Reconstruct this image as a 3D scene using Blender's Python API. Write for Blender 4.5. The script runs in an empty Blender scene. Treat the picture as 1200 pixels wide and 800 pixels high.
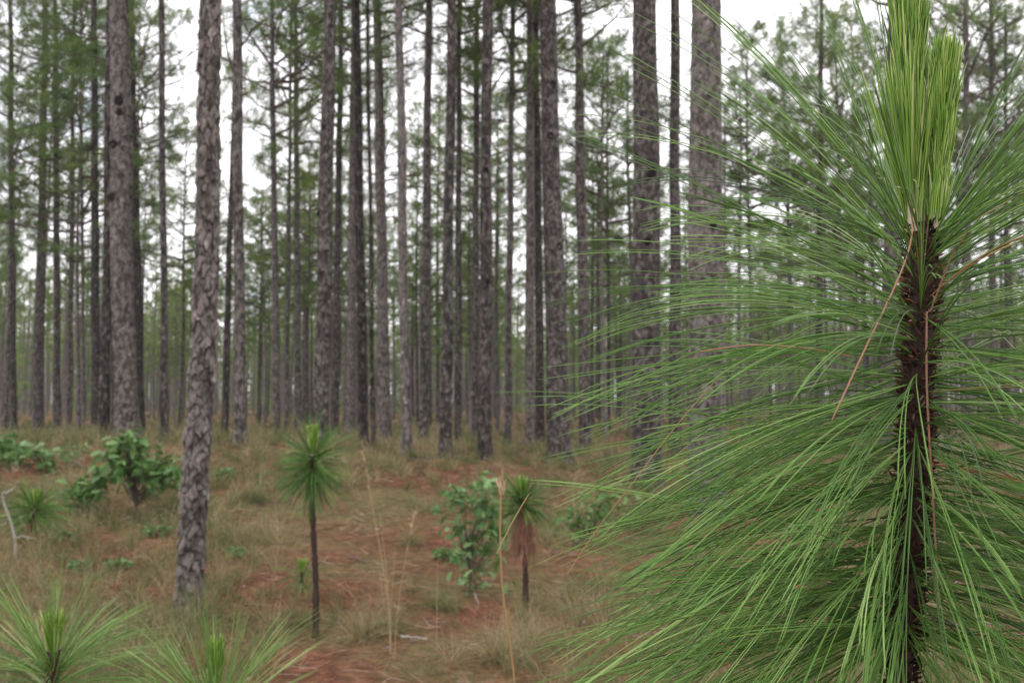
import bpy, math, random
import numpy as np
from mathutils import Vector

# ------------------------------------------------------------------ camera, sky, sun, exposure
scene = bpy.context.scene
COL = scene.collection
F = 1167.0                      # focal length in pixels of the 1200 px wide photograph
EYE = np.array([0.0, 0.0, 1.7])
PITCH = math.atan(70 / F)
cam_d = bpy.data.cameras.new('camera'); cam = bpy.data.objects.new('camera', cam_d); COL.objects.link(cam)
cam.location = EYE; cam.rotation_euler = (math.pi / 2 + PITCH, 0, 0)
cam_d.lens = 36 * F / 1200; cam_d.sensor_width = 36; cam_d.clip_start = 0.05; cam_d.clip_end = 3000
cam_d.dof.use_dof = True; cam_d.dof.focus_distance = 1.08; cam_d.dof.aperture_fstop = 11
scene.camera = cam

w = bpy.data.worlds.new('World'); scene.world = w; w.use_nodes = True
nt = w.node_tree; nt.nodes.clear()
def N(nt, t, **k):
    n = nt.nodes.new(t)
    for a, b in k.items(): setattr(n, a, b)
    return n
sky = N(nt, 'ShaderNodeTexSky', sky_type='NISHITA', sun_disc=False)
SUN_EL, SUN_AZ = math.radians(58), math.radians(-60)
sky.sun_elevation = SUN_EL; sky.sun_rotation = SUN_AZ
bg1 = N(nt, 'ShaderNodeBackground'); bg1.inputs['Strength'].default_value = 0.12
bg2 = N(nt, 'ShaderNodeBackground'); bg2.inputs['Strength'].default_value = 1.6
bg2.inputs['Color'].default_value = (0.985, 0.96, 1.0, 1)
tc = N(nt, 'ShaderNodeTexCoord'); ns = N(nt, 'ShaderNodeTexNoise')
ns.inputs['Scale'].default_value = 5.0; ns.inputs['Detail'].default_value = 5
rp = N(nt, 'ShaderNodeValToRGB')
rp.color_ramp.elements[0].position = 0.30; rp.color_ramp.elements[0].color = (0.25, 0.25, 0.25, 1)
rp.color_ramp.elements[1].position = 0.42; rp.color_ramp.elements[1].color = (1, 1, 1, 1)
mx = N(nt, 'ShaderNodeMixShader'); wo = N(nt, 'ShaderNodeOutputWorld')
L = nt.links.new
L(sky.outputs[0], bg1.inputs[0]); L(tc.outputs['Generated'], ns.inputs['Vector']); L(ns.outputs['Fac'], rp.inputs['Fac'])
L(rp.outputs['Color'], mx.inputs[0]); L(bg1.outputs[0], mx.inputs[1]); L(bg2.outputs[0], mx.inputs[2]); L(mx.outputs[0], wo.inputs['Surface'])

sl = bpy.data.lights.new('sun', 'SUN'); so = bpy.data.objects.new('sun', sl); COL.objects.link(so)
sl.energy = 0.7; sl.angle = math.radians(30); sl.color = (1.0, 0.97, 0.93)
sd = Vector((math.sin(SUN_AZ) * math.cos(SUN_EL) * 1, -math.cos(SUN_AZ) * math.cos(SUN_EL), math.sin(SUN_EL)))
so.rotation_euler = sd.to_track_quat('Z', 'Y').to_euler()
scene.view_settings.view_transform = 'Standard'; scene.view_settings.look = 'None'
scene.view_settings.exposure = 0.36; scene.view_settings.gamma = 1
scene.cycles.max_bounces = 5; scene.cycles.diffuse_bounces = 3; scene.cycles.glossy_bounces = 2
scene.cycles.transmission_bounces = 2; scene.cycles.transparent_max_bounces = 4

# ------------------------------------------------------------------ maths helpers
HAZE = .0004
rng = np.random.default_rng(7); random.seed(7)
cp, sp_ = math.cos(PITCH), math.sin(PITCH)
def ray(px, py):
    d = np.array([0, cp, sp_]) * F + np.array([1.0, 0, 0]) * (px - 600) + np.array([0, -sp_, cp]) * (400 - py)
    return d / d[1]
def P(px, py, dep): return EYE + ray(px, py) * dep          # point seen at a pixel, dep metres ahead
_rk = np.array([0, 8, 12, 20, 30, 60, 200, 900.0]); _zk = np.array([0, .0, .15, .46, .52, .38, .2, .1])
def G(x, y):
    x = np.asarray(x, float); y = np.asarray(y, float)
    r = np.hypot(x, y)
    z = np.interp(r, _rk, _zk)
    z = z + .62 * np.exp(-((x + 6.6) ** 2 / 50 + (y - 16.2) ** 2 / 50))
    z = z + .02 * np.sin(2.1 * x + 1.3 * y) + .018 * np.sin(1.1 * x - 2.7 * y + 1) + .012 * np.sin(4.3 * x + 3.9 * y + 2) + .01 * np.sin(-6.1 * x + 5.2 * y)
    return z
def hit(px, py):
    d = ray(px, py); last = 150
    for t in np.arange(1.5, 150, .05):
        p = EYE + d * t
        if p[2] < G(p[0], p[1]): return t
    return last
def norm(v): return v / np.maximum(np.linalg.norm(v, axis=-1, keepdims=True), 1e-9)

class MB:                       # mesh collector: vertices, faces, per-vertex tint, per-face material
    def __init__(s): s.v = []; s.f = []; s.t = []; s.m = []; s.n = 0
    def add(s, v, f, tint=0.5, mat=0):
        v = np.asarray(v, float).reshape(-1, 3); f = np.asarray(f, int)
        if len(f) == 0: return
        s.v.append(v); s.f.append(f + s.n); s.n += len(v)
        s.t.append(np.broadcast_to(np.asarray(tint, float), (len(v),)).copy()); s.m.append(np.full(len(f), mat))
    def mesh(s, name, mats, origin=(0, 0, 0), smooth=True):
        v = np.concatenate(s.v) - np.asarray(origin, float)
        me = bpy.data.meshes.new(name)
        loops = np.concatenate([f.ravel() for f in s.f]); cnt = np.concatenate([np.full(len(f), f.shape[1]) for f in s.f])
        me.vertices.add(len(v)); me.vertices.foreach_set('co', v.astype('f4').ravel())
        me.loops.add(len(loops)); me.loops.foreach_set('vertex_index', loops.astype('i4'))
        me.polygons.add(len(cnt)); me.polygons.foreach_set('loop_start', np.concatenate([[0], np.cumsum(cnt)[:-1]]).astype('i4'))
        me.polygons.foreach_set('loop_total', cnt.astype('i4'))
        me.polygons.foreach_set('material_index', np.concatenate(s.m).astype('i4'))
        me.polygons.foreach_set('use_smooth', np.full(len(cnt), smooth))
        a = me.attributes.new('tint', 'FLOAT', 'POINT'); a.data.foreach_set('value', np.concatenate(s.t).astype('f4'))
        for m in (mats if isinstance(mats, (list, tuple)) else [mats]): me.materials.append(m)
        me.update(calc_edges=True)
        return me
def link(name, me, parent=None, loc=(0, 0, 0)):
    o = bpy.data.objects.new(name, me); COL.objects.link(o); o.location = loc
    if parent: o.parent = parent
    return o
def empty(name, loc, rz=0): 
    o = bpy.data.objects.new(name, None); COL.objects.link(o); o.location = loc; o.rotation_euler = (0, 0, rz); o.empty_display_size = .1
    return o
def tag(o, label=None, cat=None, group=None, kind=None):
    if label: o['label'] = label
    if cat: o['category'] = cat
    if group: o['group'] = group
    if kind: o['kind'] = kind
    return o

def frames(pts):
    T = norm(np.gradient(pts, axis=-2)); ref = np.where(np.abs(T[..., 2:3]) > .9, np.array([1.0, 0, 0]), np.array([0, 0, 1.0]))
    A = norm(np.cross(T, ref)); return A, np.cross(T, A)
def tube(pts, rad, sides=6, cap=False):
    pts = np.asarray(pts, float); n = len(pts); rad = np.broadcast_to(np.asarray(rad, float), (n,))
    A, B = frames(pts); a = np.arange(sides) * 2 * math.pi / sides
    v = pts[:, None] + rad[:, None, None] * (np.cos(a)[None, :, None] * A[:, None] + np.sin(a)[None, :, None] * B[:, None])
    i = np.arange(n - 1)[:, None] * sides; j = np.arange(sides)[None]; k = (j + 1) % sides
    f = np.stack([i + j, i + k, i + sides + k, i + sides + j], -1).reshape(-1, 4)
    return v.reshape(-1, 3), f
def arcs(S, D, Ln, droop, segs, wob=.03):      # N curved needles: start, direction, length, droop -> (N, segs+1, 3)
    n = len(S); p = np.zeros((n, segs + 1, 3)); p[:, 0] = S; d = norm(D.copy()); st = (Ln / segs)[:, None]
    side = rng.normal(0, wob, (n, 3))
    for k in range(segs):
        g = np.zeros((n, 3)); g[:, 2] = -droop * (k + 1) / segs
        horiz = np.sqrt(np.maximum(0, 1 - d[:, 2:3] ** 2)) * .8 + .2
        d = norm(d + g * horiz + side)
        p[:, k + 1] = p[:, k] + d * st
    return p
def needle_tubes(p, r, tip=.35):                # (N, S, 3) curves -> three-sided needles
    n, s, _ = p.shape; A, B = frames(p)
    prof = np.ones(s); prof[-1] = tip
    r = np.broadcast_to(np.asarray(r, float), (n,))
    a = rng.uniform(0, 6.28, (n, 1, 1)) + (np.arange(3) * 2 * math.pi / 3)[None, None, :]
    rr = (r[:, None] * prof[None])[:, :, None, None]
    v = p[:, :, None] + rr * (np.cos(a)[..., None] * A[:, :, None] + np.sin(a)[..., None] * B[:, :, None])
    base = (np.arange(n) * s * 3)[:, None, None]; i = (np.arange(s - 1) * 3)[None, :, None]; j = np.arange(3)[None, None]; k = (j + 1) % 3
    f = np.stack([base + i + j, base + i + k, base + i + 3 + k, base + i + 3 + j], -1).reshape(-1, 4)
    return v.reshape(-1, 3), f
def strips(p, wd):                              # (N, S, 3) curves -> flat tapering blades
    n, s, _ = p.shape; A, B = frames(p); a = rng.uniform(0, 6.28, (n, 1, 1))
    W = A * np.cos(a) + B * np.sin(a)
    prof = (1 - np.linspace(0, 1, s) ** 2 * .9)[None, :, None]; wd = np.broadcast_to(np.asarray(wd, float), (n,))[:, None, None]
    v = np.stack([p - W * wd * prof / 2, p + W * wd * prof / 2], 2)
    base = (np.arange(n) * s * 2)[:, None]; i = (np.arange(s - 1) * 2)[None]
    f = np.stack([base + i, base + i + 1, base + i + 3, base + i + 2], -1).reshape(-1, 4)
    return v.reshape(-1, 3), f

# ------------------------------------------------------------------ materials
def mat(name, stops, rough=.7, spec=.3, trans=0.0, noise=None, nmix=.3, bump=None, objrand=0.0, attr='tint'):
    m = bpy.data.materials.new(name); m.use_nodes = True; t = m.node_tree; l = t.links.new
    b = t.nodes['Principled BSDF']; b.inputs['Roughness'].default_value = rough; b.inputs['Specular IOR Level'].default_value = spec
    at = N(t, 'ShaderNodeAttribute', attribute_name=attr); cr = N(t, 'ShaderNodeValToRGB')
    e = cr.color_ramp.elements
    e[0].position = stops[0][0]; e[0].color = (*stops[0][1], 1); e[1].position = stops[-1][0]; e[1].color = (*stops[-1][1], 1)
    for q, c in stops[1:-1]: x = e.new(q); x.color = (*c, 1)
    fac = at.outputs['Fac']
    tcn = N(t, 'ShaderNodeTexCoord')
    if noise:
        mp = N(t, 'ShaderNodeMapping'); mp.inputs['Scale'].default_value = noise[1]
        nn = N(t, 'ShaderNodeTexNoise'); nn.inputs['Scale'].default_value = noise[0]; nn.inputs['Detail'].default_value = 6; nn.inputs['Roughness'].default_value = .6
        l(tcn.outputs['Object'], mp.inputs['Vector']); l(mp.outputs[0], nn.inputs['Vector'])
        ma = N(t, 'ShaderNodeMath', operation='MULTIPLY_ADD'); ma.inputs[1].default_value = nmix * 2; 
        sb = N(t, 'ShaderNodeMath', operation='SUBTRACT'); sb.inputs[1].default_value = nmix
        l(nn.outputs['Fac'], ma.inputs[0]); l(fac, ma.inputs[2]); l(ma.outputs[0], sb.inputs[0]); fac = sb.outputs[0]
    if objrand:
        oi = N(t, 'ShaderNodeObjectInfo'); ma = N(t, 'ShaderNodeMath', operation='MULTIPLY_ADD'); ma.inputs[1].default_value = objrand
        sb = N(t, 'ShaderNodeMath', operation='SUBTRACT'); sb.inputs[1].default_value = objrand / 2
        l(oi.outputs['Random'], ma.inputs[0]); l(fac, ma.inputs[2]); l(ma.outputs[0], sb.inputs[0]); fac = sb.outputs[0]
    l(fac, cr.inputs['Fac']); l(cr.outputs['Color'], b.inputs['Base Color'])
    if bump:
        mp2 = N(t, 'ShaderNodeMapping'); mp2.inputs['Scale'].default_value = bump[1]
        v = N(t, 'ShaderNodeTexNoise'); v.inputs['Scale'].default_value = bump[0]; v.inputs['Detail'].default_value = 5
        bp = N(t, 'ShaderNodeBump'); bp.inputs['Strength'].default_value = bump[2]; bp.inputs['Distance'].default_value = bump[3]
        l(tcn.outputs['Object'], mp2.inputs['Vector']); l(mp2.outputs[0], v.inputs['Vector']); l(v.outputs['Fac'], bp.inputs['Height']); l(bp.outputs[0], b.inputs['Normal'])
    if trans:
        o = t.nodes['Material Output']; tr = N(t, 'ShaderNodeBsdfTranslucent'); ms = N(t, 'ShaderNodeMixShader'); ms.inputs[0].default_value = trans
        l(cr.outputs['Color'], tr.inputs['Color']); l(b.outputs[0], ms.inputs[1]); l(tr.outputs[0], ms.inputs[2]); l(ms.outputs[0], o.inputs['Surface'])
    return m
BARK = [(0, (.020, .017, .017)), (.25, (.050, .043, .039)), (.45, (.112, .098, .090)), (.62, (.188, .170, .158)), (.72, (.17, .125, .108)), (.82, (.27, .245, .24)), (1, (.42, .40, .39))]
M_bark = mat('pine_bark', BARK, .9, .15, noise=(19, (1, 1, .5)), nmix=.62, bump=(38, (1, 1, .45), 1.0, .03), objrand=.18)
M_barkfar = mat('pine_bark_far', BARK, .9, .15, noise=(13, (1, 1, .4)), nmix=.6, bump=(14, (1, 1, .45), 1.0, .06), objrand=.40)
M_knot = mat('branch_scar', [(0, (.016, .013, .012)), (1, (.035, .028, .025))], .9, .1)
M_twig = mat('twig_bark', [(0, (.05, .037, .032)), (1, (.17, .13, .115))], .9, .15, noise=(20, (1, 1, 1)))
M_deadwood = mat('bleached_wood', [(0, (.20, .18, .15)), (1, (.42, .39, .34))], .8, .2, noise=(30, (1, 1, 1)))
M_stem = mat('sapling_stem', [(0, (.012, .009, .008)), (.5, (.04, .025, .02)), (1, (.13, .06, .04))], .85, .2, noise=(60, (1, 1, 1)), nmix=.3)
M_stemgrey = mat('sapling_stem_grey', [(0, (.02, .015, .014)), (.5, (.06, .048, .045)), (1, (.22, .19, .19))], .85, .2, noise=(35, (1, 1, .6)), nmix=.5)
M_bract = mat('bract', [(0, (.012, .009, .009)), (.5, (.055, .026, .02)), (.8, (.14, .06, .035)), (1, (.38, .27, .21))], .8, .2)
NEED = [(0, (.028, .070, .012)), (.35, (.075, .170, .026)), (.65, (.15, .29, .055)), (.9, (.30, .45, .14)), (.94, (.30, .30, .09)), (.975, (.36, .17, .07)), (1, (.30, .12, .06))]
M_needle = mat('pine_needle', NEED, .40, .38, trans=.06)
M_new = mat('new_needle', [(0, (.08, .17, .02)), (.5, (.24, .43, .05)), (.85, (.42, .58, .12)), (1, (.62, .66, .32))], .45, .4, trans=.25)
M_candle = mat('candle', [(0, (.30, .26, .17)), (1, (.52, .46, .36))], .8, .2, noise=(60, (1, 1, .3)))
M_foliage = mat('pine_foliage', [(0, (.050, .090, .026)), (.5, (.120, .195, .048)), (.85, (.22, .30, .07)), (1, (.25, .24, .07))], .6, .3, trans=.38, objrand=.35)
M_leaf = mat('oak_leaf', [(0, (.04, .10, .022)), (.5, (.09, .20, .04)), (1, (.22, .34, .11))], .45, .5, trans=.25, objrand=.7)
M_leafpale = mat('seedling_leaf', [(0, (.06, .15, .04)), (.5, (.12, .25, .07)), (1, (.28, .40, .17))], .5, .4, trans=.25, objrand=.7)
M_herb = mat('herb_leaf', [(0, (.06, .14, .045)), (.5, (.11, .24, .07)), (1, (.22, .34, .13))], .6, .3, trans=.2)
M_grass = mat('wiregrass', [(0, (.06, .09, .028)), (.32, (.115, .155, .055)), (.52, (.21, .20, .09)), (.8, (.33, .25, .135)), (1, (.48, .38, .24))], .7, .2, trans=.2)
M_straw = mat('pine_straw', [(0, (.05, .024, .018)), (.4, (.16, .062, .038)), (.75, (.33, .155, .09)), (1, (.48, .38, .31))], .8, .2)
M_dry = mat('dry_stalk', [(0, (.30, .19, .09)), (1, (.48, .37, .23))], .7, .2)
M_deadneedle = mat('dead_needle', [(0, (.16, .065, .035)), (1, (.34, .18, .11))], .6, .3)
M_pale = mat('pale_litter', [(0, (.20, .17, .15)), (1, (.62, .60, .57))], .8, .2)

def ground_mat():
    m = bpy.data.materials.new('forest_floor'); m.use_nodes = True; t = m.node_tree; l = t.links.new
    b = t.nodes['Principled BSDF']; b.inputs['Roughness'].default_value = .95; b.inputs['Specular IOR Level'].default_value = .1
    tcn = N(t, 'ShaderNodeTexCoord')
    def noise(sc, det, stops, rg=.6):
        n = N(t, 'ShaderNodeTexNoise'); n.inputs['Scale'].default_value = sc; n.inputs['Detail'].default_value = det; n.inputs['Roughness'].default_value = rg
        l(tcn.outputs['Object'], n.inputs['Vector']); c = N(t, 'ShaderNodeValToRGB'); e = c.color_ramp.elements
        e[0].position = stops[0][0]; e[0].color = (*stops[0][1], 1); e[1].position = stops[-1][0]; e[1].color = (*stops[-1][1], 1)
        for q, k in stops[1:-1]: x = e.new(q); x.color = (*k, 1)
        l(n.outputs['Fac'], c.inputs['Fac']); return n, c
    n1, c1 = noise(9, 8, [(.25, (.035, .022, .018)), (.45, (.105, .042, .026)), (.6, (.205, .088, .052)), (.8, (.32, .20, .13))], .75)
    n2, c2 = noise(14, 8, [(.3, (.04, .055, .022)), (.5, (.12, .125, .05)), (.75, (.26, .22, .11))], .75)
    n3, c3 = noise(.55, 4, [(.40, (0, 0, 0)), (.60, (.7, .7, .7))], .6)
    mxx = N(t, 'ShaderNodeMix', data_type='RGBA')
    l(c3.outputs['Color'], mxx.inputs[0]); l(c1.outputs['Color'], mxx.inputs[6]); l(c2.outputs['Color'], mxx.inputs[7]); l(mxx.outputs[2], b.inputs['Base Color'])
    n4 = N(t, 'ShaderNodeTexNoise'); n4.inputs['Scale'].default_value = 25; n4.inputs['Detail'].default_value = 6; l(tcn.outputs['Object'], n4.inputs['Vector'])
    bp = N(t, 'ShaderNodeBump'); bp.inputs['Strength'].default_value = .8; bp.inputs['Distance'].default_value = .04
    l(n4.outputs['Fac'], bp.inputs['Height']); l(bp.outputs[0], b.inputs['Normal'])
    return m
M_ground = ground_mat()

# ------------------------------------------------------------------ the forest floor
u = np.linspace(-1, 1, 341); v_ = np.linspace(-.35, 1, 341)
gx = np.sinh(u * 5.2) / math.sinh(5.2) * 700; gy = np.sinh(v_ * 5.2) / math.sinh(5.2) * 900 + 6
X, Y = np.meshgrid(gx, gy); Z = G(X, Y)
near = np.exp(-np.hypot(X, Y) / 40)
Z = Z + near * .014 * (np.sin(X * 11 + Y * 7) * np.sin(Y * 13 - X * 5 + 1))
g = MB(); n = len(gx); ii, jj = np.meshgrid(np.arange(len(gy) - 1), np.arange(n - 1), indexing='ij'); q = (ii * n + jj).ravel()
g.add(np.stack([X, Y, Z], -1).reshape(-1, 3), np.stack([q, q + 1, q + n + 1, q + n], -1))
tag(link('ground', g.mesh('ground', M_ground)), 'reddish brown forest floor covered in pine straw and thin grass', None, None, 'structure')

# ------------------------------------------------------------------ pine trunks
def voro(a, z, na, cz, seed):                   # periodic jittered cells on the unrolled trunk: distances and id
    r0 = np.random.default_rng(seed); nz = 4096
    ja = r0.uniform(.12, .88, (nz, na)); jz = r0.uniform(.12, .88, (nz, na)); rid = r0.uniform(0, 1, (nz, na))
    A = a / (2 * math.pi) * na; Zc = z / cz + 20
    ia = np.floor(A).astype(int); iz = np.floor(Zc).astype(int)
    d1 = np.full(a.shape, 9.0); d2 = np.full(a.shape, 9.0); idx = np.zeros(a.shape, int); tt = np.zeros(a.shape); rel = np.zeros(a.shape)
    for da in (-1, 0, 1):
        for dz in (-1, 0, 1):
            ca = (ia + da) % na; cz_ = (iz + dz) % nz
            xa = ia + da + ja[cz_, ca] + .5 * (cz_ % 2); za = iz + dz + jz[cz_, ca]
            d = np.maximum(np.abs(A - xa), 0) ** 1.6 + np.abs(Zc - za) ** 1.6
            m = d < d1
            d2 = np.where(m, d1, np.minimum(d2, d)); tt = np.where(m, rid[cz_, ca], tt); rel = np.where(m, Zc - za, rel)
            idx = np.where(m, cz_ * na + ca, idx); d1 = np.where(m, d, d1)
    return d1, d2, idx, tt, rel
def trunk_grid(rfun, axfun, z0, zfine, ztop, dz, na_v, plate, depth, seed):
    zs = np.concatenate([np.arange(z0, zfine, dz), np.arange(zfine, ztop, .35), [ztop]])
    a = np.arange(na_v) * 2 * math.pi / na_v; Zg, Ag = np.meshgrid(zs, a, indexing='ij')
    R = rfun(zs)[:, None] * np.ones_like(Ag)
    rm = rfun(np.array([1.5]))[0]; na = max(5, int(round(2 * math.pi * rm / plate)))
    aw = Ag + .20 * np.sin(Zg * 9 + 2 * np.sin(Ag)) + .12 * np.sin(Zg * 31 + 3 * Ag + seed) + .05 * np.sin(Zg * 73 - 5 * Ag); aw = np.mod(aw, 2 * math.pi)
    Zw = Zg + .022 * np.sin(Ag * 4 + Zg * 23 + seed) + .012 * np.sin(Ag * 9 - Zg * 47)
    d1, d2, idx, tt, rel = voro(aw, Zw, na, plate * 2.1, seed)
    e = np.clip((d2 - d1) / .34, 0, 1)
    h = e ** .6 * (.35 + .9 * tt) - .45 * np.clip(rel, -1, 1)            # plates lift at their lower edge
    nz_ = .25 * np.sin(Ag * 5 + Zg * 17 + seed) * np.sin(Zg * 31 + Ag * 3)
    R = R * (1 + .035 * np.sin(2 * Ag + Zg * .9 + seed) + .02 * np.sin(3 * Ag - Zg * 2)) + depth * (h + nz_ - .6)
    ax = axfun(zs)
    v = np.stack([ax[:, 0:1] + R * np.cos(Ag), ax[:, 1:2] + R * np.sin(Ag), Zg], -1)
    i = np.arange(len(zs) - 1)[:, None] * na_v; j = np.arange(na_v)[None]; k = (j + 1) % na_v
    f = np.stack([i + j, i + k, i + na_v + k, i + na_v + j], -1).reshape(-1, 4)
    tint = .18 + e ** .6 * (.08 + .38 * tt) - .16 * np.clip(rel, -.2, .6) * e
    return v.reshape(-1, 3), f, tint.ravel(), idx.ravel(), e.ravel()

# ---- crowns: limbs with twigs that carry tufts of needles
def tuft(mb, C, D, ln, n, wd, tint, mat_=1):
    m = len(C); D = np.repeat(norm(D), n, 0); S = np.repeat(C, n, 0)
    d = norm(D * .55 + rng.normal(0, .62, (m * n, 3))); l_ = rng.uniform(.7, 1.15, m * n) * np.repeat(ln, n)
    side = norm(np.cross(d, rng.normal(0, 1, (m * n, 3)))) * (wd / 2)
    mid = S + d * (l_ * .55)[:, None]; tip = S + d * l_[:, None] + np.array([0, 0, -1.0]) * (l_ * .16)[:, None]
    v = np.stack([S, mid + side, tip, mid - side], 1).reshape(-1, 3); b = np.arange(m * n) * 4
    t = np.repeat(np.clip(np.repeat(tint, n) + rng.normal(0, .07, m * n), 0, 1), 4)
    mb.add(v, np.stack([b, b + 1, b + 2, b + 3], -1), t, mat_)
def limb_with_tufts(mb, p0, az, el, ln, r0, ntuft, tl, nn, wd, basetint, curve=.35):
    k = 6; t = np.linspace(0, 1, k)
    d = np.array([math.cos(az) * math.cos(el), math.sin(az) * math.cos(el), math.sin(el)])
    pts = p0 + d * (t * ln)[:, None]; pts[:, 2] += curve * ln * t ** 2 * .4
    pts[1:] += rng.normal(0, .035 * ln, (k - 1, 3)) * t[1:, None]
    mb.add(*tube(pts, r0 * (1 - .8 * t), 4), .4, 0)
    s = rng.uniform(.35, 1.0, ntuft); s[0] = 1; base = np.stack([np.interp(s, t, pts[:, c]) for c in range(3)], -1)
    off = rng.normal(0, 1, (ntuft, 3)) * np.array([1, 1, .6]) * (.20 * ln * (1.15 - s * .6))[:, None]; off[:, 2] = np.abs(off[:, 2]) * .7; off[0] *= .1
    C = base + off + d * .1
    for b_, c_ in zip(base, C): mb.add(*tube(np.array([b_, (b_ + c_) / 2 + [0, 0, -.03], c_]), [r0 * .3, r0 * .24, r0 * .15], 3), .3, 0)
    tuft(mb, C, off + d * .4 + np.array([0, 0, .25]), rng.uniform(.8, 1.2, ntuft) * tl, nn, wd, np.clip(basetint + rng.normal(0, .17, ntuft), 0, 1))
def crown_mb(z0, z1, R, nl, ntuft, tl, nn, wd, seed, low=.25):
    mb = MB(); h = z1 - z0
    for i in range(nl):
        s = (i + rng.uniform(0, 1)) / nl; z = z0 + h * s * .94
        prof = (low + (1 - low) * min(1, s / .35)) * (1 - max(0, s - .35) / .65) ** .75 + .10
        ln = R * prof * rng.uniform(.6, 1.2)
        limb_with_tufts(mb, np.array([0, 0, z]), i * 2.4 + rng.uniform(-.5, .5), rng.uniform(-.1, .35) + .5 * s, ln, .012 + .012 * ln, max(3, int(ntuft * (.4 + prof))), tl, nn, wd, .42 + .15 * s)
    return mb
CROWNS = [crown_mb(0, 1 * 8, rng.uniform(2.1, 2.9), 32, 11, .30, 24, .017, i).mesh('crown', [M_twig, M_foliage]) for i in range(6)]
BUSHY = [crown_mb(0, 1 * 8, rng.uniform(2.7, 3.3), 36, 11, .32, 24, .019, i, low=.5).mesh('crown', [M_twig, M_foliage]) for i in range(3)]
CROWNS_FAR = [crown_mb(0, 1 * 8, rng.uniform(2.2, 3.0), 28, 7, .38, 14, .036, i, low=.35).mesh('crown', [M_twig, M_foliage]) for i in range(6)]

def add_crown(root, mesh, z0, h, loc=(0, 0), wide=1.0):
    c = link('crown', mesh, root, (loc[0], loc[1], z0)); c.scale = (wide, wide, h / 8); c.rotation_euler = (0, 0, random.uniform(0, 6.28)); return c

GNEAR = 'tall pine trunks one can tell apart'
def stub(root, p, az, ln, r, el=.2, name='dead_branch', droop=0.0):
    t = np.linspace(0, 1, 5); d = np.array([math.cos(az) * math.cos(el), math.sin(az) * math.cos(el), math.sin(el)])
    pts = p + d * (t * ln)[:, None] + rng.normal(0, .03 * ln, (5, 3)) * t[:, None]; pts[:, 2] += droop * t ** 2
    mb = MB(); mb.add(*tube(pts, r * (1 - .75 * t), 5), .4)
    return link(name, mb.mesh(name, M_twig), root)
def knot(root, p, n, r):
    p = p + n * .010
    a = np.arange(9) * 2 * math.pi / 9; A = norm(np.cross(n, [0, 0, 1.0])); B = np.array([0, 0, 1.0])
    mb = MB(); rings = []
    for rr, off in ((1.1, -.25), (.95, .15), (.7, .30), (.4, .12)):
        rings.append(p + n * off * r + r * rr * (np.cos(a)[:, None] * A + 1.2 * np.sin(a)[:, None] * B))
    vv = np.concatenate(rings + [[p + n * .02 * r]]); vv = vv + rng.normal(0, .10 * r, vv.shape); f = []
    for k in range(3):
        for j in range(9): f.append([k * 9 + j, k * 9 + (j + 1) % 9, k * 9 + 9 + (j + 1) % 9, k * 9 + 9 + j])
    mb.add(vv, np.array(f), rng.uniform(0, .5, len(vv))); mb.add(vv[27:37], np.array([[j, (j + 1) % 9, 9] for j in range(9)]), 0.0)
    return link('knot', mb.mesh('knot', M_knot), root)

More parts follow.
